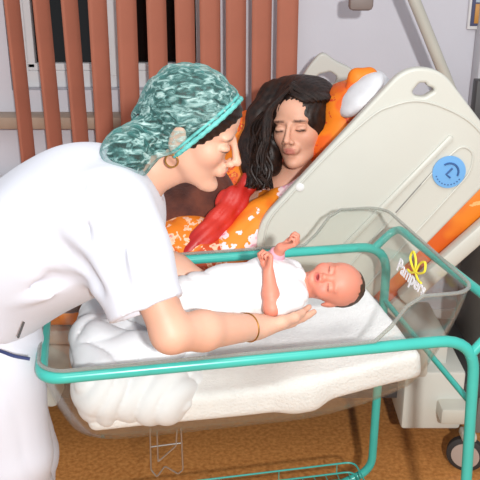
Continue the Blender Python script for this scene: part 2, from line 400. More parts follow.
# ================================================================== ROOM
YW = 3.3
MB().box((.3, YW/2+.3, -.05), (6, 7, .1)).build('floor', M['floor'], smooth=False)['kind'] = 'structure'
# back wall with a window opening
wx0, wx1, wz0 = -.94, -.09, 1.095
mb = MB(); T = .2; zt = 2.7
mb.box(((-2.7+wx0)/2, YW+T/2, zt/2), (wx0+2.7, T, zt)); mb.box(((wx1+3.3)/2, YW+T/2, zt/2), (3.3-wx1, T, zt))
mb.box(((wx0+wx1)/2, YW+T/2, wz0/2), (wx1-wx0, T, wz0)); mb.box(((wx0+wx1)/2, YW+T/2, 2.55), (wx1-wx0, T, .3))
mb.build('wall_back', M['wall'], smooth=False)['kind'] = 'structure'
w = bpy.data.objects.new('window_1', None); COL.objects.link(w); w.location = ((wx0+wx1)/2, YW+.1, wz0); w['kind'] = 'structure'
mb = MB(); yy = YW+.09
mb.box(((wx0+wx1)/2, yy, wz0+.035), (wx1-wx0, .06, .07), .006); mb.box(((wx0+wx1)/2, yy, 2.37), (wx1-wx0, .06, .06), .006)
for x, wd in ((wx0+.03, .06), (wx1-.03, .06), (-.525, .075)): mb.box((x, yy, 1.74), (wd, .064, 1.2), .006)
mb.build('window_frame', M['frame'], w, smooth=False)
mb = MB()
for a, b in ((wx0+.06, -.5625), (-.4875, wx1-.06)):
    for x in (a+.015, b-.015): mb.box((x, yy-.005, 1.75), (.03, .05, 1.15), .004)
    mb.box(((a+b)/2, yy-.005, wz0+.085), (b-a, .05, .03), .004)
mb.build('sash', M['frame'], w, smooth=False)
MB().box(((wx0+wx1)/2, yy+.01, 1.75), (wx1-wx0-.1, .006, 1.16)).build('pane', M['black_glass'], w, smooth=False)
MB().box(((wx0+wx1)/2-.02, YW-.035, wz0-.115), (1.02, .15, .05), .008).build('trim_1', M['sill'])['kind'] = 'structure'
MB().box((.3, YW-.01, .05), (6, .02, .1), .004).build('baseboard_back', M['white_paint'])['kind'] = 'structure'
# radiator under the sill
rad = empty('radiator', (-.62, YW-.09, .12), 'white panel radiator on the wall under the blinds, behind the nurse', 'radiator')
MB().box((-.62, YW-.1, .44), (1.0, .07, .56), .012).build('radiator_panel', M['white_paint'], rad)
mb = MB(); mb.box((-.62, YW-.1, .735), (1.02, .11, .02), .006); mb.build('top_grille', M['white_paint'], rad)
for x in (-1.0, -.25): MB().box((x, YW-.1, .09), (.03, .05, .18), .004).build('foot', M['white_paint'], rad)
mb = MB()
for i in range(30): mb.box((-1.1+i*.0333, YW-.139, .44), (.014, .012, .5), .004)
mb.build('fins', M['white_paint'], rad)
# vertical blind
bl = empty('vertical_blind', (-.35, YW-.16, .8), 'terracotta fabric vertical blind hanging across the dark window', 'blind')
MB().box((-.37, YW-.16, 2.46), (1.5, .05, .04), .005).build('head_rail', M['white_paint'], bl)
tops = [9, 38, 67.5, 99, 128.5, 157, 185, 210.5, 236.5, 262, 288]; wid = [16, 17, 17, 19, 20.5, 20, 20, 21, 20.5, 20, 21.5]
for i, (u, wpx) in enumerate(zip(tops, wid)):
    yb = YW-.16; c = aty(u, 0, yb); hw = .042; ph = math.atan2(c[0], yb); ang = math.acos(min(1, (wpx/FPX*3.015)/(2*hw)*math.cos(ph)))-ph
    zb = .80+.006*i*(.3)+random.uniform(-.004, .004); swing = [.015, .018, .012, -.01, -.015, -.006, -.004, -.004, -.003, 0, 0][i]
    V = []; Fc = []; nz_ = 24
    for j in range(nz_+1):
        t = j/nz_; z = zb+(2.44-zb)*t; off = swing*(1-t)
        for sdy in (-1, 1):
            for e in (-1, -.5, 0, .5, 1):
                bow = .004*(1-e*e)
                V.append([c[0]+off+e*hw*math.cos(ang), yb+e*hw*math.sin(ang)-bow+sdy*.0009+.004*math.sin(t*5+i), z])
    for j in range(nz_):
        for q in range(4):
            a = j*10+q; Fc.append([a, a+1, a+11, a+10]); a += 5; Fc.append([a, a+10, a+11, a+1])
        Fc.append([j*10, j*10+10, j*10+15, j*10+5]); Fc.append([j*10+4, j*10+9, j*10+19, j*10+14])
    Fc.append([0, 5, 6, 1]); Fc.append([1, 6, 7, 2]); Fc.append([2, 7, 8, 3]); Fc.append([3, 8, 9, 4])
    link('slat', V, Fc, M['slat'], bl)
mb = MB()
xs = [aty(u, 0, YW-.16)[0]+.012 for u in tops]
for i in range(len(xs)-1):
    for dy in (-.03,):
        mb.tube([[xs[i]+(xs[i+1]-xs[i])*t, YW-.165+dy*0, .812-.022*math.sin(math.pi*t)] for t in np.linspace(0, 1, 8)], .0016, 6)
mb.build('link_chain', M['white_paint'], bl)

# wall pole, poster, dark framed cabinet
# ================================================================== BED
YB = 2.2
bed = empty('hospital_bed', (.2, 2.6, 0), 'cream plastic hospital bed with raised backrest and side rails behind the bassinet', 'bed')
def px(pts, y): return [(lambda q: (q[0], q[2]))(aty(u, v, y)) for u, v in pts]
def rpoly(pts2, r): return [(p[0], p[1]) for p in rounded([(a, b, 0) for a, b in pts2], r, 7, True)]
out = rpoly(px([(254, 226), (404, 66), (440, 68), (508, 158), (418, 250), (322, 346), (262, 290)], YB), [.07, .05, .055, .06, .02, .06, .06])
hole = rpoly(px([(411, 91), (418, 82), (425, 82), (426, 85), (432, 87), (433, 90), (423, 96), (414, 95)], YB), .006)
plate('side_rail', out, [hole], .036, .008, M['bedplastic'], bed, YB)
yf = YB-.019
def ridge_tube(pts, r, name, m=M['bedplastic'], yo=0): mb = MB(); mb.tube([aty(u, v, yf+yo) for u, v in pts], r, 8, flat=1); return mb.build(name, m, bed)
ridge_tube(spline([(262, 262), (268, 224), (290, 196), (330, 153), (372, 116), (392, 106), (415, 101), (440, 106), (470, 122), (495, 150)], 8), .0035, 'moulded_ridge')
mb = MB()
a, b = aty(338, 253, yf), aty(452, 136, yf); R = frame(b-a, (0, -1, 0)); mb.box((a+b)/2, (np.linalg.norm(b-a), .018, .016), .006, R=np.stack([nrm(b-a), nrm(np.cross((0, -1, 0), b-a)), np.array([0, -1., 0])], 1))
mb.build('moulded_bar', M['bedplastic'], bed)
# oval recess ring with blue label
ov = rounded([aty(u, v, yf) for u, v in [(330, 288), (441, 163), (462, 145), (474, 152), (471, 172), (362, 292)]], [.02, .03, .03, .03, .03, .02], 6, True)
mb = MB(); mb.tube(ov, .0035, 8, closed=True); mb.build('recess_rim', M['bedplastic'], bed)
mb = MB()
ca = aty(449, 172, yf-.0045); mb.disc(ca, (0, 1, 0), .047, .003, 40, .05)
st = mb.build('blue_label', M['blue_sticker'], bed, label='round pale blue label')
mb = MB()
mb.tube([ca+np.array([.026*math.cos(t), -.003, .026*math.sin(t)]) for t in np.linspace(-.4, 2.2, 14)], .003, 6)
mb.tube([ca+np.array([.008, -.003, .012]), ca+np.array([-.008, -.003, -.006]), ca+np.array([.004, -.003, -.016])], .003, 6)
for t in np.linspace(-2.8, -.6, 10): mb.disc(ca+np.array([.037*math.cos(t), -.0025, .037*math.sin(t)]), (0, 1, 0), .0022, .0012, 8)
mb.build('label_print', M['blue_dark'], st)
ridge_tube([(441, 163), (420, 186), (396, 213)], .003, 'recess_slot', M['grey'])
# small release button near the lower end
mb = MB(); mb.disc(aty(300, 187, yf), (0, 1, 0), .012, .008, 24); mb.build('release_button', M['white_paint'], bed)
# far side rail
out = rpoly(px([(285, 108), (308, 66), (322, 50), (334, 60), (352, 68), (372, 88), (380, 110)], 3.02), .03)
hole = rpoly(px([(314, 80), (318, 74), (330, 71), (337, 76), (335, 83), (318, 86)], 3.02), .01)
plate('far_side_rail', out, [hole], .036, .008, M['bedplastic'], bed, 3.02)
# backrest deck, frame, base covers
dirb = nrm(np.array([.37, 0, .385])); nb = np.array([-dirb[2], 0, dirb[0]])
b0 = aty(372, 296, YB+.06); b1 = b0+dirb*.60
def slab(p, q, th, y0, y1, name, m, parent, off=0, bev=.01):
    c = (p+q)/2+nb*off; c[1] = (y0+y1)/2
    return MB().box(c, (np.linalg.norm(q-p), y1-y0, th), bev, R=np.stack([dirb, np.array([0, 1., 0]), nb], 1)).build(name, m, parent)
slab(b0, b1, .05, YB+.03, 3.0, 'backrest_deck', M['bedmetal'], bed, off=-.075)
slab(aty(402, 300, YB-.01), aty(402, 300, YB-.01)+dirb*.55, .05, YB-.03, YB+.02, 'backrest_arm', M['bedplastic'], bed, off=0, bev=.012)
MB().box((-.75, 2.62, .52), (2.2, .8, .05), .01).build('deck', M['bedmetal'], bed)
mb = MB(); mb.box((-.55, 2.26, .43), (2.3, .06, .12), .012); mb.box((-.55, 2.98, .43), (2.3, .06, .12), .012); mb.build('side_frame', M['bedmetal'], bed)
mb = MB(); mb.box((-1.15, 2.62, .295), (1.1, .7, .13), .02); mb.build('base_cover', M['bedplastic'], bed, label='cream lower base cover at the foot half')
q = at(432, 405, 2.66)
mb = MB(); mb.box((q[0], q[1]+.2, .255), (.2, .42, .22), .012); mb.box((q[0]-.01, q[1]+.2, .4), (.12, .3, .1), .01); mb.build('lift_column_cover', M['bedplastic'], bed)
MB().box((0, 2.62, .235), (2.3, .5, .06), .01).build('chassis_bar', M['dark'], bed)
def castor(c, nm='castor'):
    w_ = bpy.data.objects.new(nm, None); COL.objects.link(w_); w_.parent = bed; w_.location = Vector(c)-bed.location
    MB().disc(c, (.35, 1, 0), .0625, .03, 36, .12).build('tyre', M['rubber'], w_)
    for sg in (-1, 1): MB().disc(np.array(c)+sg*.0155*nrm((.35, 1, 0)), (.35, 1, 0), .046, .006, 30, .1).build('wheel_disc', mat('wheel_grey', (176, 160, 150), .5), w_)
    mb = MB(); mb.box(np.array(c)+[0, .0, .075], (.05, .06, .03), .01); mb.tube([np.array(c)+[0, 0, .08], np.array(c)+[0, 0, .14]], .014, 10); mb.build('fork', M['bedmetal'], w_)
castor([aty(467, 441, 2.26)[0], 2.26, .0625]); castor([aty(467, 441, 2.26)[0], 2.98, .0625]); castor([-1.55, 2.26, .0625]); castor([-1.55, 2.98, .0625])
hx = aty(467, 441, 2.26)[0]
mb = MB(); mb.box((hx-.06, 2.62, .235), (.1, .82, .06), .012); mb.build('head_cross_member', M['bedmetal'], bed)
# lifting pole, its sling grip
mb = MB(); p0, p1 = aty(398, -40, 2.92), aty(462, 118, 2.92); p0 = p1+(p0-p1)*1.0
mb.tube([p1+(p1-p0)*1.6, p1, p0, p0+(p0-p1)*.6], .021, 14); mb.build('lifting_pole', M['bedmetal'], bed)
gq = aty(361, 0, 2.9)
g = empty('trapeze_grip', (gq[0], gq[1], gq[2]-.03), 'grey brown trapeze grip hanging at the top edge above the bed', 'grip')
mb = MB(); mb.box((gq[0], gq[1], gq[2]-.005), (.085, .045, .06), .015); mb.build('grip', mat('grip_taupe', (134, 122, 116), .6), g)
mb = MB(); mb.box((gq[0], gq[1], gq[2]+.33), (.03, .003, .64)); mb.build('strap', M['grey'], g)

# mattress with orange sheet
sh = Field((-1.75, 2.2, .5), (1.1, 3.05, 1.5), .014)
sh.box((-.78, 2.62, .61), (.95, .385, .065), None, .03)
c = (b0+b1)/2; c = np.array([c[0], 2.62, c[2]])+nb*.0
sh.box(c, (.30, .385, .055), np.stack([dirb, np.array([0, 1., 0]), nb], 1), .03, .03)
V, Q = sh.mesh(); tag(link('mattress', V, Q, M['sheet']), 'hospital mattress in an orange floral sheet, on the raised bed', 'mattress')

# pillows
pf = Field((.1, 2.25, .85), (.75, 2.95, 1.65), .008)
pc = aty(340, 108, 2.62); PR = np.stack([dirb, np.array([0, 1., 0]), nb], 1)
pf.ell(aty(330, 120, 2.56), (.17, .23, .07), PR, .02); pf.ell(aty(338, 104, 2.46), (.07, .12, .05), PR, .03)
pf.disp(lambda P: .004*nz(P, 40, 3)+.003*ridge(wav(P, (1, .4, .2), 60, .4, .02)))
V, Q = pf.mesh(); tag(link('pillow', V, Q, M['pillow_orange']), 'orange floral pillow behind the dark haired woman', 'pillow', None)
pf = Field((.1, 2.22, .85), (.85, 3.0, 1.7), .008)
pf.ell(aty(359, 101, 2.62), (.12, .22, .06), PR, .02)
pf.ell(aty(361, 95, 2.36), (.085, .11, .034), PR, .03)
pf.disp(lambda P: .004*nz(P, 45, 9)+.003*ridge(wav(P, (1, .4, .9), 70, .4, .02)))
V, Q = pf.mesh(); pw = tag(link('pillow', V, Q, M['cotton']), 'white pillow with an orange folded corner, against the bed rail', 'pillow')
pf = Field((.3, 2.3, 1.15), (.75, 2.9, 1.6), .006)
pf.chain([aty(350, 88, 2.42), aty(357, 78, 2.43), aty(369, 76, 2.43), aty(379, 86, 2.40)], [.016, .028, .024, .013], .015)
pf.disp(lambda P: .003*nz(P, 60, 4))
V, Q = pf.mesh(); link('pillowcase_corner', V, Q, M['pillow_orange'], pw, label='orange floral corner')

# ================================================================== BASSINET
A0 = np.array([-.383, 1.337, 0]); th_ = math.radians(10.8); ex = np.array([math.cos(th_), math.sin(th_), 0]); ey = np.array([-math.sin(th_), math.cos(th_), 0])
LX, LY, ZR = .885, .545, .9
def bl_(x, y, z): return A0+ex*x+ey*y+np.array([0, 0, z])
bas = empty('bassinet', bl_(LX/2, LY/2, 0), 'clear hospital bassinet on a teal tube trolley, in front of the bed', 'bassinet')
path = rounded([bl_(LX-.06, 0, .12), bl_(LX+.05, 0, .16), bl_(LX+.012, 0, ZR), bl_(0, 0, ZR), bl_(0, LY, ZR), bl_(LX+.022, LY, ZR), bl_(LX+.02, LY, .16), bl_(LX-.08, LY, .12)], [.05, .05, .085, .045, .045, .085, .05, .05], 8)
mb = MB(); mb.tube(path, .0125, 14); mb.build('frame_tube', M['teal'], bas)
mb = MB(); mb.tube(rounded([bl_(LX-.02, LY, ZR-.008), bl_(LX+.052, LY+.02, ZR+.045), bl_(LX+.08, 0, ZR+.05), bl_(LX, 0, ZR-.045)], [.05, .04, .07, .05], 8), .011, 12); mb.build('push_handle', M['teal'], bas)
mb = MB(); mb.tube([bl_(LX+.02, 0, .738), bl_(LX+.022, LY, .738)], .007, 10); mb.build('cross_bar', M['teal'], bas)
mb = MB()
for y in (0, LY): mb.tube(rounded([bl_(LX-.08, y, .125), bl_(.02, y, .11)], .01), .0125, 12)
mb.tube([bl_(.06, 0, .115), bl_(.06, LY, .115)], .0125, 12); mb.build('base_runner', M['teal'], bas)
mb = MB()
for z in (.17, .205):
    mb.tube(rounded([bl_(.05, .03, z), bl_(LX-.04, .03, z), bl_(LX-.04, LY-.01, z), bl_(.05, LY-.01, z)], .03, 5, True), .0028, 6, closed=True)
for i in range(22): x = .07+i*.036; mb.tube([bl_(x, .03, .17), bl_(x, LY-.01, .17)], .0014, 5); mb.tube([bl_(x, LY-.01, .17), bl_(x, LY-.01, .205)], .0014, 5) if i % 5 == 0 else None
mb.build('wire_shelf', M['teal'], bas)
for (x, y) in ((.08, 0), (.08, LY), (LX-.12, 0), (LX-.12, LY)):
    cc = bl_(x, y, .045)
    w_ = MB(); w_.disc(cc, ey, .045, .024, 28); o = w_.build('castor', M['rubber'], bas)
    w_ = MB(); w_.tube([cc+[0, 0, .04], cc+[0, 0, .075]], .012, 10); w_.box(cc+[0, 0, .048], (.04, .04, .012), .004); w_.build('swivel', M['steel'], o)
# clear tub: stacked rounded rectangles
def tub_ring(inset, zf, rad, ix0=0, ix1=0, n=10):
    x0, x1, y0, y1 = inset+ix0-.004, LX-inset-ix1+.004, inset-.004, LY-inset+.004; pts = []
    for (cx, cy, a0) in ((x1-rad, y1-rad, 0), (x0+rad, y1-rad, 90), (x0+rad, y0+rad, 180), (x1-rad, y0+rad, 270)):
        for k in range(n+1): a = math.radians(a0+90*k/n); pts.append((cx+rad*math.cos(a), cy+rad*math.sin(a)))
    # subdivide long sides
    o = []
    for i in range(len(pts)):
        p, q = pts[i], pts[(i+1) % len(pts)]; o.append(p); L = math.dist(p, q)
        if L > .1:
            m_ = 24
            for k in range(1, m_): t = k/m_; o.append((p[0]+(q[0]-p[0])*t, p[1]+(q[1]-p[1])*t))
    return [bl_(x, y, zf(x)) for x, y in o]
ss = lambda t: (lambda c: c*c*(3-2*c))(min(1, max(0, t)))
ztop = lambda x: ZR+.016+.095*ss((x-.665)/.10)
zbot = lambda x: .688+.05*ss((x-.52)/.33)+.01*ss((.2-x)/.2)
rings = []
NR = 12
for i in range(NR+1):
    t = i/NR
    ins = .062*(1-t)**1.4 + (.035*(1-min(1, t*5))**2)
    zz = (lambda tt: (lambda x: zbot(x)+(ztop(x)-zbot(x))*(tt**1.15)))(t)
    rings.append(tub_ring(ins, zz, .075-.02*t, ix1=.02*(1-t)))
n = len(rings[0]); V = [p for r in rings for p in r]; Fc = []
for i in range(NR):
    for k in range(n): Fc.append([i*n+k, i*n+(k+1) % n, (i+1)*n+(k+1) % n, (i+1)*n+k])
# bottom grid fill by shrinking rings
prev = 0; base = rings[0]; cen = np.mean(base, 0); off = 0
for s_ in (.8, .55, .3, .1):
    st_ = len(V); V += [cen*(1-s_)+p*s_*1.0-np.array([0, 0, .0]) for p in base]
    for k in range(n): Fc.append([off+(k+1) % n, off+k, st_+k, st_+(k+1) % n])
    off = st_
V = np.array(V); tub = link('tub', V, Fc, M['clear'], bas)
sm = tub.modifiers.new('s', 'SOLIDIFY'); sm.thickness = .003
mb = MB(); mb.tube(rings[-1], .0042, 8, closed=True); mb.build('tub_rim', M['clear_edge'], tub)
# printed words and bow on the head wall
def text_mesh(s, size, name, m, parent, Mx, shear=.25, off=.0):
    cu = bpy.data.curves.new('t', 'FONT'); cu.body = s; cu.size = size; cu.extrude = .0006; cu.shear = shear; cu.offset = off; cu.align_x = 'CENTER'; cu.space_character = 1.02
    t = bpy.data.objects.new('t', cu); COL.objects.link(t); dg = bpy.context.evaluated_depsgraph_get()
    me = bpy.data.meshes.new_from_object(t.evaluated_get(dg)); bpy.data.objects.remove(t)
    V = np.array([list(Mx@v.co) for v in me.vertices]); F = [list(p.vertices) for p in me.polygons]
    return link(name, V, F, m, parent, False)
pcx = LX-.052
tl = bl_(pcx+.004, LY-.318, .934)
xd = Vector(-ey); zd = Vector(nrm(np.array([0, 0, 1.0])+ex*.16)); yd = xd.cross(zd)
Mx = Matrix.Translation(Vector(tl)) @ Matrix((xd, zd, yd)).transposed().to_4x4()
text_mesh('Pampers', .047, 'printed_word', M['white_print'], tub, Mx, .2, .0009)
def onp(a, b): return np.array(Mx@Vector((a, b, 0)))-ex*.002
mb = MB()
for sg in (-1, 1):
    mb.tube(spline([onp(.022, .036), onp(.022+sg*.012, .062), onp(.022+sg*.034, .074), onp(.022+sg*.042, .056), onp(.022+sg*.022, .042), onp(.022, .036)], 6), .0028, 6)
    mb.tube(spline([onp(.022, .036), onp(.022+sg*.022, .026), onp(.022+sg*.04, .026)], 5), .0028, 6)
mb.build('printed_bow', M['yellow'], tub)
# wire bracket under the tub
mb = MB()
q0 = lambda u, v: aty(u, v, 1.66)
mb.tube(rounded([q0(150, 428), q0(151, 470), q0(157, 477), q0(165, 466), q0(178, 474), q0(183, 470), q0(181, 428)], .006, 4), .0022, 6)
mb.tube(rounded([q0(157, 432), q0(158, 462), q0(176, 446), q0(177, 430)], .005, 4), .0022, 6); mb.tube([q0(150, 447), q0(181, 443)], .0022, 6)
mb.build('wire_bracket', M['steel'], bas)

# bassinet mattress
mf = Field((-.45, 1.3, .65), (.62, 2.1, 1.0), .006)
RB = np.stack([ex, ey, np.array([0, 0, 1.])], 1)
rot = math.radians(-11); RB2 = RB@np.array([[math.cos(rot), 0, -math.sin(rot)], [0, 1, 0], [math.sin(rot), 0, math.cos(rot)]]).T
RB2 = np.stack([nrm(ex*math.cos(.16)+np.array([0, 0, math.sin(.16)])), ey, nrm(np.array([0, 0, math.cos(.16)])-ex*math.sin(.16))], 1)
mf.box(bl_(.33, LY/2, .748), (.25, .200, .034), RB, .018, .02); mf.box(bl_(.665, LY/2, .776), (.155, .200, .034), RB2, .018, .05)
mf.disp(lambda P: .0016*nz(P, 45, 2))
V, Q = mf.mesh(); tag(link('bassinet_mattress', V, Q, M['knit']), 'white waffle covered baby mattress inside the clear bassinet', 'mattress')

# crumpled white cloth at the foot of the tub
cf = Field((-.42, 1.36, .68), (.02, 1.95, 1.02), .005)
for (x, y, z, a, b, c_) in ((.12, .12, .79, .065, .07, .07), (.20, .14, .78, .08, .075, .055), (.10, .25, .83, .05, .10, .055), (.2, .32, .82, .09, .10, .045), (.27, .15, .765, .06, .06, .04), (.13, .40, .82, .06, .08, .05), (.30, .28, .80, .06, .10, .035), (.17, .20, .84, .07, .06, .035), (.23, .10, .77, .07, .05, .05), (.26, .22, .84, .05, .07, .03)):
    cf.ell(bl_(x, y, z), (a, b, c_), RB, .03)
cf.disp(lambda P: .010*ridge(wav(P, (1, .3, -.35), 46, .3, .06, 15))+.008*ridge(nz(P, 24, 5)*2.2)-.010+.002*nz(P, 60, 8))
sl, X, Y, Z = cf.blk(cf.lo, cf.lo+cf.n*cf.h)
V, Q = cf.mesh(); tag(link('muslin_cloth', V, Q, M['cotton']), 'crumpled white muslin cloth at the foot end of the clear bassinet', 'cloth')

# ================================================================== NURSE
nurse = empty('person', (-.55, 1.55, 0), 'person in white scrubs and teal hair cap bending over the bassinet', 'person')
SK_N = (216, 168, 144)
D_H = 1.58
HS = .95; HO = at(192, 129, D_H); tt = math.radians(22); rr_ = math.radians(25)
HX = RT*math.cos(tt)-UP*math.sin(tt); HU = UP*math.cos(tt)+RT*math.sin(tt); HZ = HU*math.cos(rr_)-FW*math.sin(rr_)
HR = np.stack([HX, np.cross(HZ, HX), HZ], 1)
ns = at(116, 212, 1.42); ne = at(171, 333, 1.48); nw = at(256, 327, 1.66); nt_ = at(325, 309, 1.76)
fs = at(112, 208, 1.76); fe = at(150, 258, 1.88); fwr = at(222, 297, 1.84)
nbase = at(131, 189, 1.60)
nf = Field((-.50, 1.22, .86), (.26, 1.95, 1.56), .0034)
head(nf, HO, HR, HS)
hp = lambda x, y, z: HO+HR@np.array([x, y, z])*HS
nf.chain([hp(-.025, 0, -.03), hp(-.045, 0, -.09), nbase], [.052, .049, .052], .02)
nf.cap(hp(.01, 0, -.08), hp(-.04, 0, -.115), .03, .035, .025)
nf.chain([nbase, at(108, 212, 1.6)], [.055, .08], .02)
nf.chain([at(116, 218, 1.55), at(134, 240, 1.47), ne], [.05, .040, .037], .02)
nf.chain([ne, ne+(nw-ne)*.35, nw], [.037, .038, .026], .015)
nf.cap(nw-(nw-ne)*.04, nw+(nt_-nw)*.1, .026, .022, .01)
hdX = nt_-nw; hdN = nrm(UP*.9-FW*.25)
hand(nf, nw, hdX+FW*.07, hdN, -1 if np.dot(np.cross(hdN, hdX), FW) > 0 else 1, .98, curl=(5, 6, 7, 8), thumb=[(.014, .016, .002), (.045, .034, .010), (.078, .042, .016), (.108, .040, .020)])
nf.chain([at(118, 215, 1.68), fs, fe], [.06, .05, .042], .03); nf.chain([fe, fe+(fwr-fe)*.35, fwr], [.042, .04, .026], .015)
fX = at(258, 313, 1.79)-fwr
hand(nf, fwr, fX, UP, 1 if np.dot(np.cross(UP, fX), FW) > 0 else -1, .92, curl=(4, 4, 4, 4))
V, Q = nf.mesh()
cols = face_cols(V, HO, HR, HS, SK_N, (206, 112, 104), (92, 62, 46))
link('body', V, Q, M['skin'], nurse, cols=cols); del nf
# hair under the cap
hf = Field((-.36, 1.25, 1.18), (.12, 1.72, 1.60), .004)
hf.ell(hp(-.018, 0, .033), (.093, .0765, .0865), HR, .01); hf.ell(hp(.03, 0, .048), (.058, .064, .055), HR, .02)
hf.plane(hp(.040, 0, .0), HR@np.array([.80, 0, -.60]))
hf.ell(hp(-.06, 0, -.02), (.055, .072, .055), HR, .02); hf.ell(at(160, 124, 1.60), (.050, .06, .055), HR, .03); hf.ell(at(129, 153, 1.525), (.040, .048, .040), HR, .02)
hf.disp(lambda P: .0016*wav(P, HR@np.array([.2, .3, 1]), 420, 0, .01, 30))
V, Q = hf.mesh(); link('hair', V, Q, M['hair'], nurse)
# bouffant cap
m, nt, b = newmat('cap_nonwoven'); N = nt.nodes; L = nt.links
tc = N.new('ShaderNodeTexCoord'); mp = N.new('ShaderNodeMapping'); mp.inputs['Rotation'].default_value = (.3, .6, .2); mp.inputs['Scale'].default_value = (.45, 1, 1.3); L.new(tc.outputs['Object'], mp.inputs[0])
n1 = N.new('ShaderNodeTexNoise'); n1.inputs['Scale'].default_value = 85; n1.inputs['Detail'].default_value = 4; n1.inputs['Distortion'].default_value = 1.0; L.new(mp.outputs[0], n1.inputs['Vector'])
r = N.new('ShaderNodeValToRGB'); r.color_ramp.elements[0].position = .36; r.color_ramp.elements[0].color = (.10, .10, .10, 1); r.color_ramp.elements[1].position = .66; r.color_ramp.elements[1].color = (.72, .72, .72, 1); L.new(n1.outputs['Fac'], r.inputs[0])
r2 = N.new('ShaderNodeValToRGB'); r2.color_ramp.elements[0].position = .45; r2.color_ramp.elements[0].color = (*lin((84, 158, 154)), 1); r2.color_ramp.elements[1].position = .72; r2.color_ramp.elements[1].color = (*lin((196, 222, 218)), 1); L.new(n1.outputs['Fac'], r2.inputs[0])
L.new(r2.outputs[0], b.inputs['Base Color']); b.inputs['Roughness'].default_value = .6; lw = N.new('ShaderNodeLayerWeight'); lw.inputs['Blend'].default_value = .35; mxa = N.new('ShaderNodeMath'); mxa.operation = 'MAXIMUM'; L.new(r.outputs[0], mxa.inputs[0]); L.new(lw.outputs['Facing'], mxa.inputs[1]); L.new(mxa.outputs[0], b.inputs['Alpha'])
bp = N.new('ShaderNodeBump'); bp.inputs['Strength'].default_value = .8; bp.inputs['Distance'].default_value = .006; L.new(n1.outputs['Fac'], bp.inputs['Height']); L.new(bp.outputs['Normal'], b.inputs['Normal'])
M['cap'] = m
M['cap_band'] = mat('cap_elastic', (104, 190, 184), .7, c2=(84, 168, 164), vscale=60, bump=.6, bscale=160)
kf = Field((-.42, 1.2, 1.15), (.14, 1.76, 1.64), .004)
kf.ell(hp(-.014, 0, .033), (.098, .082, .093), HR, .02); kf.ell(hp(.028, 0, .044), (.058, .069, .056), HR, .02); kf.ell(hp(-.014, -.078, .0), (.026, .016, .034), HR, .02); kf.ell(hp(-.014, .078, .0), (.026, .016, .034), HR, .02); kf.ell(at(161, 124, 1.60), (.056, .072, .062), HR, .03)
kf.ell(at(128, 153, 1.52), (.050, .060, .050), HR, .04)
PN = HR@np.array([.86, 0, -.50]); PP = hp(.018, 0, .0)
kf.disp(lambda P: .0045*ridge(wav(P, HR@np.array([.9, .2, -.4]), 120, .7, .02, 22))+.003*nz(P, 130, 6)-.003)
kf2 = kf.F.copy(); kf.plane(PP, PN, .002)
V, Q = kf.mesh(); 
# drop the flat cut face so only the fabric shell remains
dpl = (V-PP)@nrm(PN); keep = ~((dpl > -.0035)[Q].all(1)); 
capo = link('bouffant_cap', V, Q[keep], M['cap'], nurse, label='translucent teal non-woven cap')
ang = np.linspace(0, 2*math.pi, 90, endpoint=False); u1 = nrm(np.cross(PN, HR[:, 1])); u2 = HR[:, 1]
rim_v = V[(dpl > -.006)&(dpl < .004)]; cc = rim_v.mean(0); rel = rim_v-cc; aa = np.arctan2(rel@u2, rel@u1); rad = np.hypot(rel@u1, rel@u2); bp_ = []
for a in ang:
    dlt = np.abs((aa-a+np.pi) % (2*np.pi)-np.pi); s_ = dlt < .1
    bp_.append(cc+(u1*math.cos(a)+u2*math.sin(a))*(np.percentile(rad[s_], 96) if s_.any() else rad.max())*(.985+.006*math.sin(a*23)))
mb = MB(); mb.tube(bp_, [.0046+.0008*math.sin(a*31) for a in ang], 8, closed=True); mb.tube([p-nrm(PN)*.009 for p in bp_], .0032, 8, closed=True); mb.build('elastic_band', M['cap_band'], capo)
# earring, bracelets
ec = hp(-.008, -.083, -.050); mb = MB(); mb.tube([ec+.0125*(HR[:, 0]*math.cos(t)+HR[:, 2]*math.sin(t)) for t in np.linspace(0, 2*math.pi, 28, endpoint=False)], .0016, 8, closed=True); mb.build('hoop_earring', M['gold'], nurse)
def ring_on(a, b, t, r, rt, name, m):
    c = a+(b-a)*t; d = nrm(b-a); q = nrm(np.cross(d, (0, 0, 1))); w = np.cross(d, q)
    mb = MB(); mb.tube([c+r*(q*math.cos(x)+w*math.sin(x))+d*.004*math.sin(x) for x in np.linspace(0, 2*math.pi, 30, endpoint=False)], rt, 8, closed=True); return mb.build(name, m, nurse)
ring_on(ne, nw, .90, .0295, .0016, 'bracelet', M['gold']); ring_on(fe, fwr, .80, .032, .004, 'dark_bracelet', M['dark'])
# scrub top
hipc = at(-34, 304, 1.68)
tf = Field((-.95, 1.14, .84), (-.02, 1.98, 1.42), .0052)
chest = at(98, 213, 1.60); waist = at(10, 258, 1.64); midt = at(54, 234, 1.61)
TR = frame(chest-hipc, (0, 0, 1)); 
tf.ell(hipc+TR[:, 0]*.02, (.17, .185, .135), TR, .05); tf.ell(waist, (.17, .175, .132), TR, .06); tf.ell(chest, (.13, .18, .140), TR, .06)
tf.ell(midt, (.17, .18, .146), TR, .06)
sl0 = at(110, 212, 1.46); sl1 = at(146, 306, 1.44)
tf.cap(at(116, 196, 1.54), at(122, 192, 1.68), .052, .052, .05)
tf.chain([at(100, 215, 1.52), sl0, sl0+(sl1-sl0)*.5, sl1+(sl1-sl0)*.12], [.09, .068, .068, .073], .05)
tf.chain([at(112, 212, 1.70), fs, fs+(fe-fs)*.9], [.085, .062, .060], .04)
sdx = nrm(sl1-sl0); SX = frame(sdx, FW); tf.box(sl1+sdx*.108, (.10, .095, .088), SX, .004, .004, 'sub')
fdx = nrm(fe-fs); FX_ = frame(fdx, FW); tf.box(fs+(fe-fs)*.86+fdx*.08, (.08, .08, .075), FX_, .004, .004, 'sub')
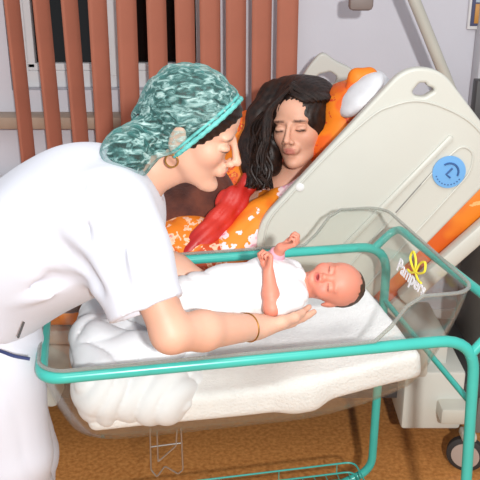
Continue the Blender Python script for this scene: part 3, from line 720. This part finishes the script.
tf.cap(sl0+(sl1-sl0)*.9, sl1+sdx*.05, .058, .062, .004, 'sub')
# hollow the sleeve mouth, neck opening
tf.cap(hp(-.04, 0, -.085), nbase+(nbase-hp(-.04, 0, -.085))*.12, .060, .062, .008, 'sub')
def folds(P):
    sd_ = nrm(ne-ns); f = 0
    def crease(a, b, w, dep, off=0):
        a, b = np.asarray(a), np.asarray(b); ab = b-a; t = np.clip(((P-a)@ab)/(ab@ab), 0, 1); d = np.linalg.norm(P-a-t[:, None]*ab, axis=1)
        return dep*np.exp(-(d/w)**2)*np.sin(np.pi*np.clip(t*.9+.05, 0, 1))
    g = .0028*nz(P, 17, 21)+.0016*nz(P, 36, 22)
    # creases: start, end, width, depth (positive digs in)
    for (u0, v0, d0, u1_, v1_, d1, w, dep) in (
        (100, 205, 1.36, 128, 300, 1.36, .012, .012), (112, 200, 1.34, 146, 312, 1.38, .010, -.007), (40, 205, 1.45, 58, 262, 1.44, .010, .006),
        (84, 180, 1.42, 96, 250, 1.40, .012, .009), (60, 240, 1.42, 110, 296, 1.40, .012, .010), (0, 285, 1.5, 88, 282, 1.43, .010, .009),
        (0, 300, 1.5, 92, 297, 1.43, .009, -.006), (66, 200, 1.44, 82, 262, 1.42, .013, -.006), (120, 190, 1.33, 178, 250, 1.37, .011, .006),
        (136, 220, 1.30, 182, 285, 1.36, .010, -.006), (128, 235, 1.31, 178, 300, 1.37, .009, .007), (10, 230, 1.5, 70, 290, 1.44, .014, .006)):
        g = g+crease(at(u0, v0, d0), at(u1_, v1_, d1), w*1.3, dep)
    return g*2.1
tf.disp(folds)
hem_n = nrm(np.array([-.55, 0, -.84])); tf.plane(at(10, 326, 1.62), hem_n, .006)
V, Q = tf.mesh(); link('scrub_top', V, Q, M['scrub'], nurse)
# trousers and shoes
lf = Field((-.95, 1.25, .06), (-.3, 1.98, 1.1), .009)
lh = at(-10, 330, 1.72); 
for (yy_, xk) in ((-.085, .0), (.10, -.03)):
    k0 = np.array([-.60+xk, 1.56+yy_, .94]); k1 = np.array([-.53+xk, 1.56+yy_*.95, .50]); k2 = np.array([-.55+xk, 1.57+yy_*.9, .12])
    lf.chain([k0, k1, k2], [.125, .098, .085], .04)
lf.ell((-.62, 1.56, .95), (.15, .19, .14), None, .05); lf.chain([at(-10, 322, 1.63), at(-6, 372, 1.66), at(8, 450, 1.72)], [.095, .090, .092], .06)
lf.disp(lambda P: .006*ridge(wav(P, (1, .5, .45), 40, .2, .05, 7))+.005*nz(P, 22, 5)-.004)
V, Q = lf.mesh(); tr = link('trousers', V, Q, M['scrub'], nurse)
mb = MB(); mb.tube(spline([at(-30, 343, 1.55), at(0, 351, 1.49), at(14, 356, 1.475), at(30, 359, 1.48)], 6), .0045, 8, flat=.5); mb.build('navy_drawstring', M['navy'], tr)
mb = MB(); mb.tube([at(24, 322, 1.47), at(18, 338, 1.47)], .0022, 8); mb.build('pen', M['dark'], nurse)
for yy_ in (-.085, .10):
    s_ = Field((-.72, 1.4, 0), (-.3, 1.8, .16), .008); s_.ell((-.50, 1.565+yy_*.9, .045), (.13, .048, .045), None, .01); s_.ell((-.56, 1.565+yy_*.9, .07), (.06, .045, .055), None, .02)
    s_.plane((0, 0, .002), (0, 0, -1)); V, Q = s_.mesh(); link('shoe', V, Q, M['white_paint'], nurse)

# ================================================================== BABY
BO = at(331, 284, 1.80); bX = nrm(-FW*.92+UP*.30-RT*.16); bU = nrm(RT*.985-UP*.10); BR = frame(bX, bU)
baby = empty('person', at(260, 300, 1.82), 'newborn person in a white suit lying on the nurse\'s hands', 'person')
bp3 = lambda x, y, z: BO+BR@np.array([x, y, z])
bf = Field((-.2, 1.42, .86), (.3, 1.85, 1.16), .0023)
head(bf, BO, BR, 1.0, baby=True)
chb = at(286, 287, 1.80)
bf.cap(bp3(-.01, 0, -.03), chb, .026, .034, .02); bf.cap(chb, at(252, 293, 1.80), .036, .034, .02)
sh1 = at(292, 296, 1.745); el1 = at(272, 308, 1.70); ha1 = at(268.5, 272, 1.71)
bf.chain([at(288, 290, 1.78), sh1, el1], [.022, .021, .018], .01); bf.chain([el1, el1+(ha1-el1)*.4, ha1], [.0185, .0175, .0125], .008)
def babyhand(w, X, Nn, side, s=.40):
    hand(bf, w, X, Nn, side, s, curl=(62, 66, 66, 66), thumb=[(.012, .018, .004), (.04, .034, .016), (.066, .03, .03), (.086, .014, .034)], spread=.4)
babyhand(ha1, at(269, 258, 1.71)-ha1, nrm(-RT*.7-FW*.3), 1, .42)
sh2 = at(290, 274, 1.84); el2 = at(272, 262, 1.84); ha2 = at(281, 248, 1.80)
bf.chain([at(286, 280, 1.82), sh2, el2], [.022, .021, .018], .01); bf.chain([el2, ha2], [.0175, .0125], .008)
babyhand(ha2, at(293, 244, 1.79)-ha2, nrm(UP-FW*.3), 1, .44)
V, Q = bf.mesh()
cols = face_cols(V, BO, BR, 1.0, (212, 136, 114), (190, 70, 74), (150, 100, 80), baby=True)
link('body', V, Q, M['skin'], baby, cols=cols)
# baby hair: thin dark cap of down at the back of the skull
bh = Field((.05, 1.5, .86), (.34, 1.85, 1.12), .0026)
bh.ell(bp3(-.012, 0, .0225), (.0615, .0485, .0535), BR, .005)
bh.ell(bp3(.058, 0, -.026), (.050, .046, .050), BR, .006, 'sub')
bh.disp(lambda P: .0012*nz(P, 500, 2)+.0012*nz(P, 240, 3))
bh.plane(bp3(-.005, 0, -.012), BR@np.array([.3, 0, -1]), .002)
V, Q = bh.mesh(); link('hair', V, Q, M['hair_baby'], baby)
# suit
sf = Field((-.34, 1.38, .84), (.20, 1.88, 1.10), .0036)
sf.chain([at(286, 286, 1.80), at(262, 288, 1.79), at(228, 296, 1.77), at(196, 302, 1.76), at(165, 306, 1.78), at(140, 308, 1.80)], [.050, .060, .062, .056, .045, .036], .03)
sf.chain([at(284, 288, 1.78), sh1, sh1+(el1-sh1)*.75], [.036, .030, .026], .015); sf.chain([at(284, 280, 1.82), sh2, sh2+(el2-sh2)*.8], [.034, .029, .025], .015)
sf.cap(bp3(-.008, 0, -.045), bp3(.0, 0, -.02), .036, .040, .004, 'sub')
sf.disp(lambda P: .0065*ridge(wav(P, nrm(RT+UP*.5), 62, .3, .035, 22))+.002*nz(P, 70, 7)-.003)
V, Q = sf.mesh(); link('romper', V, Q, M['babysuit'], baby)
pc_ = Field((-.1, 1.6, .9), (.2, 1.9, 1.12), .003); pc_.chain([sh2+(el2-sh2)*.7, el2, el2+(ha2-el2)*.55], [.024, .0235, .0185], .01)
V, Q = pc_.mesh(); link('pink_cuff', V, Q, mat('pink_knit', (236, 170, 186), .8, var=.05, vscale=60, bump=.3), baby, label='pink knitted cuff')

# ================================================================== MOTHER
D_M = 2.48
mother = empty('person', (.0, 2.5, .68), 'dark haired person in an orange floral gown reclining in the hospital bed', 'person')
MO = at(301, 125.5, D_M); mX = nrm(-FW*.86-RT*.44-UP*.24); mU = nrm(UP*.98-RT*.06-FW*.2); MR = frame(mX, mU); MS = 1.06
mp3 = lambda x, y, z: MO+MR@np.array([x, y, z])*MS
mn = at(286, 186, 2.56)
mfd = Field((-.35, 2.2, .68), (.42, 2.85, 1.38), .0042)
mfd.ell(mp3(.026, 0, -.018), (.058, .069, .072), MR, .02); mfd.ell(mp3(.03, 0, .04), (.056, .066, .056), MR, .02)
head(mfd, MO, MR, MS, ears=False)
mfd.chain([mp3(-.02, 0, -.04), mp3(-.03, 0, -.10), mn], [.050, .048, .058], .02)
mfd.ell(at(268, 212, 2.62), (.15, .17, .10), None, .04)
V, Q = mfd.mesh(); cols = face_cols(V, MO, MR, MS, (218, 164, 138), (192, 112, 100), (70, 44, 34))
link('body', V, Q, M['skin'], mother, cols=cols); del mfd
# gown: torso leaning back, lap, near arm
gf = Field((-.75, 2.14, .62), (.45, 2.95, 1.22), .008)
gf.ell(at(272, 222, 2.62), (.17, .22, .12), PR, .05); gf.ell(at(232, 250, 2.64), (.17, .21, .12), PR, .06)
gf.ell(at(175, 262, 2.72), (.20, .21, .11), None, .06); gf.ell(at(90, 270, 2.72), (.3, .2, .10), None, .06)
gf.chain([at(296, 196, 2.50), at(262, 222, 2.42), at(228, 252, 2.36)], [.062, .058, .05], .03)
gf.cap(at(280, 176, 2.50), mn, .06, .066, .01, 'sub')
gf.disp(lambda P: .008*ridge(wav(P, (.7, .2, -.7), 42, .3, .03, 9))+.004*nz(P, 28, 5)-.005)
V, Q = gf.mesh(); link('gown', V, Q, M['gown'], mother)
# open red robe front crossing the chest
rf = Field((-.35, 2.1, .66), (.35, 2.75, 1.22), .006)
rd = nrm(at(262, 166, 2.5)-at(190, 256, 2.5)); RR = frame(rd, FW)
for (u, v, d, w_) in ((258, 172, 2.46, .026), (250, 182, 2.43, .030), (232, 203, 2.40, .046), (218, 222, 2.37, .040), (204, 238, 2.34, .036), (190, 254, 2.33, .032)): rf.ell(at(u, v, d), (.05, w_*1.0, .027), RR, .03)
rf.disp(lambda P: .007*ridge(wav(P, RR[:, 1]+.15*RR[:, 0], 95, .3, .03, 10))-.004)
V, Q = rf.mesh(); link('robe_front', V, Q, M['robe'], mother, label='red satin robe edge')
rf = Field((-.35, 2.2, .85), (.3, 2.95, 1.35), .007)
rf.ell(at(246, 150, 2.66), (.07, .10, .13), None, .03); rf.ell(at(238, 176, 2.60), (.07, .10, .08), None, .03)
rf.disp(lambda P: .006*ridge(wav(P, (.9, .2, .15), 60, .3, .03, 12))-.004)
V, Q = rf.mesh(); link('robe_shoulder', V, Q, M['pillow_orange'], mother)
# hair
hb = Field((-.05, 2.2, .88), (.46, 2.85, 1.45), .0045)
hb.ell(mp3(-.018, 0, .034), (.113, .098, .105), MR, .01); hb.ell(mp3(-.04, 0, -.01), (.09, .105, .11), MR, .03)
hb.ell(at(297, 106, 2.53), (.132, .10, .094), None, .02)
hb.chain([at(272, 94, 2.50), at(260, 116, 2.47), at(254, 145, 2.45), at(258, 168, 2.44), at(258, 182, 2.43)], [.030, .034, .038, .042, .024], .03)
hb.chain([at(318, 92, 2.52), at(333, 112, 2.51), at(340, 132, 2.51), at(336, 152, 2.51)], [.036, .038, .036, .030], .03)
hb.chain([at(274, 122, 2.53), at(272, 145, 2.52), at(272, 166, 2.51)], [.03, .032, .03], .02)
hb.ell(mp3(.080, -.002, -.056), (.072, .070, .122), MR, .012, 'sub')
hb.disp(lambda P: .0035*ridge(wav(P, MR[:, 1]+.35*MR[:, 0], 190, .2, .035, 13))+.003*nz(P, 45, 8)-.003)
V, Q = hb.mesh(); hmesh = link('hair', V, Q, M['hair'], mother)
rs = random.Random(5); mb = MB()
def lock(pts, r0):
    S = spline(pts, 6); n_ = len(S); ph = rs.random()*6; o = []
    for i, p in enumerate(S):
        t = i/(n_-1); wv = .009*t*math.sin(t*11+ph); o.append(np.asarray(p)+MR[:, 1]*wv+MR[:, 0]*.007*t*math.cos(t*10+ph))
    mb.tube(o, [r0*(.5+.8*math.sin(math.pi*min(1, .1+.85*i/(n_-1)))**.7) for i in range(n_)], 6, flat=.55)
def J(u, v, d, w=5): return at(u+rs.uniform(-w, w), v+rs.uniform(-2, 2), d+rs.uniform(-.012, .012))
for i in range(46):
    f = i/45; q = rs.uniform(0, 1)
    top = mp3(.070-.10*f, rs.uniform(-.004, .004)-.004, .108+.020*math.sin(f*3.0)-(.008 if f < .15 else 0))
    sidel = mp3(.068-.10*f, -.046-.048*min(1, f*2), .076)
    lock([top, sidel, at(270-16*f, 106+4*q, 2.425+.05*f), at(265-16*q, 128, 2.41+.04*f), J(258-4*q, 150, 2.39+.03*f, 9), J(260, 170, 2.385, 12), J(260, 187, 2.38, 13)], .0045+.0035*rs.random())
    sider = mp3(.068-.10*f, .046+.048*min(1, f*2), .076)
    lock([top, sider, at(313+17*f, 103+4*q, 2.45+.04*f), at(322+16*q, 124, 2.445+.03*f), J(330, 144, 2.45, 8), J(324, 160, 2.45, 7)], .0045+.0035*rs.random())
for i in range(14):
    q = i/13; e = 5*q
    lock([mp3(.075-.012*q, 0, .107+.008*q), at(275-e, 107, 2.395), at(270-e, 121, 2.39), at(268-e*1.2, 139, 2.385), J(265-e, 158, 2.38, 3), J(262-e, 176, 2.375, 5)], .004+.003*rs.random())
    lock([mp3(.075-.012*q, .002, .107+.008*q), at(298+e*.6, 104, 2.40), at(311+e, 115, 2.415), at(318+e, 130, 2.43), J(323+e, 146, 2.44, 3), J(324+e, 158, 2.45, 4)], .004+.003*rs.random())
mb.build('hair_locks', M['hair'], hmesh)

# blankets on the lap
bk = Field((-.8, 2.12, .62), (.05, 2.8, 1.12), .009)
bk.ell(at(186, 210, 2.54), (.13, .14, .10), None, .05); bk.ell(at(212, 196, 2.56), (.08, .12, .10), None, .05); bk.ell(at(150, 216, 2.56), (.16, .14, .09), None, .05); bk.ell(at(90, 225, 2.6), (.2, .15, .08), None, .05); bk.ell(at(75, 285, 2.5), (.2, .12, .11), None, .05)
bk.disp(lambda P: .008*ridge(wav(P, (.9, .2, .4), 38, .3, .03, 9))+.005*nz(P, 35, 5)-.004)
V, Q = bk.mesh(); tag(link('blanket', V, Q, M['brown']), 'brown plush blanket heaped on the lap of the woman in bed', 'blanket')
bk = Field((-.8, 2.08, .6), (.1, 2.7, .98), .008)
bk.ell(at(188, 236, 2.42), (.09, .10, .062), None, .04); bk.ell(at(160, 246, 2.42), (.14, .10, .06), None, .04); bk.ell(at(205, 250, 2.38), (.09, .09, .05), None, .04); bk.ell(at(120, 256, 2.45), (.16, .12, .06), None, .04)
bk.disp(lambda P: .006*ridge(wav(P, (.5, .2, .9), 50, .3, .03, 9))+.005*nz(P, 40, 15)-.004)
V, Q = bk.mesh(); tag(link('duvet', V, Q, M['orange_floral']), 'bright orange duvet with white flowers, bunched below the brown blanket', 'duvet')

# ================================================================== RIGHT EDGE
fr = aty(480, 4, YW-.02)
pst = empty('wall_poster', (fr[0]+.02, YW-.015, aty(480, 28, YW)[2]), 'small framed notice with blue edge and orange band, top right corner', 'poster')
x0 = aty(467.5, 10, YW)[0]; z0 = aty(470, 29, YW)[2]
MB().box((x0+.15, YW-.012, z0+.2), (.3, .02, .4), .005).build('frame', M['white_paint'], pst)
MB().box((x0+.155, YW-.024, z0+.206), (.292, .006, .384), .002).build('blue_border', mat('slate_blue', (78, 84, 116), .5), pst)
MB().box((x0+.16, YW-.028, z0+.062), (.275, .006, .075), .001).build('orange_band', mat('ochre_print', (198, 140, 60), .5), pst)
MB().box((x0+.16, YW-.028, z0+.24), (.275, .006, .27), .001).build('pale_print', mat('pale_blue_print', (190, 206, 220), .5), pst)
MB().box((aty(472, 60, YW)[0]+.18, YW-.05, 1.3), (.36, .1, 2.0), .01).build('trim_2', mat('pale_column', (204, 204, 208), .6))['kind'] = 'structure'
cb = empty('wall_cabinet', (aty(474, 100, YW-.12)[0]+.15, YW-.16, .9), 'dark framed grey wall unit at the right edge above the bed rail', 'cabinet')
xa = aty(474, 100, YW-.14)[0]; zt_ = aty(474, 80, YW-.14)[2]
MB().box((xa+.15, YW-.13, zt_-.25), (.3, .06, .5), .004).build('frame', M['dark'], cb)
MB().box((xa+.16, YW-.163, zt_-.25), (.27, .012, .47), .004).build('door', M['bedmetal'], cb)
# dark grey bedside unit behind the bed head
qx = aty(470, 225, 2.72)
lk = empty('bedside_unit', (.98, 2.72, 0), 'dark grey bedside equipment unit behind the raised backrest, right edge', 'cabinet')
MB().box((1.06, 2.66, .45), (.42, .4, .9), .012).build('housing', M['grey'], lk)
mb = MB()
for i in range(5): mb.box((1.06, 2.455, .5+.085*i), (.34, .012, .012), .003)
mb.build('vent_slats', M['dark'], lk)
MB().box((1.06, 2.66, .915), (.44, .42, .03), .01).build('top', M['dark'], lk)

# ================================================================== LIGHT
def area(name, loc, tgt, size, e, color=(1, 1, 1)):
    l = bpy.data.lights.new(name, 'AREA'); l.shape = 'DISK'; l.size = size; l.energy = e; l.color = color
    o = bpy.data.objects.new(name, l); COL.objects.link(o); o.location = loc
    d = Vector(tgt)-Vector(loc); o.rotation_euler = d.to_track_quat('-Z', 'Y').to_euler(); return o
area('camera_flash', (.30, -.8, 2.05), (.05, 2.2, .95), .10, 78, (1, .985, .96))
ce = area('ceiling_lamp', (.1, 1.0, 2.6), (.1, 1.4, 0), 1.4, 16, (1, .97, .93)); 
W = bpy.data.worlds.new('world'); C.world = W; W.use_nodes = True
W.node_tree.nodes['Background'].inputs[0].default_value = (.92, .94, 1.0, 1); W.node_tree.nodes['Background'].inputs[1].default_value = .50
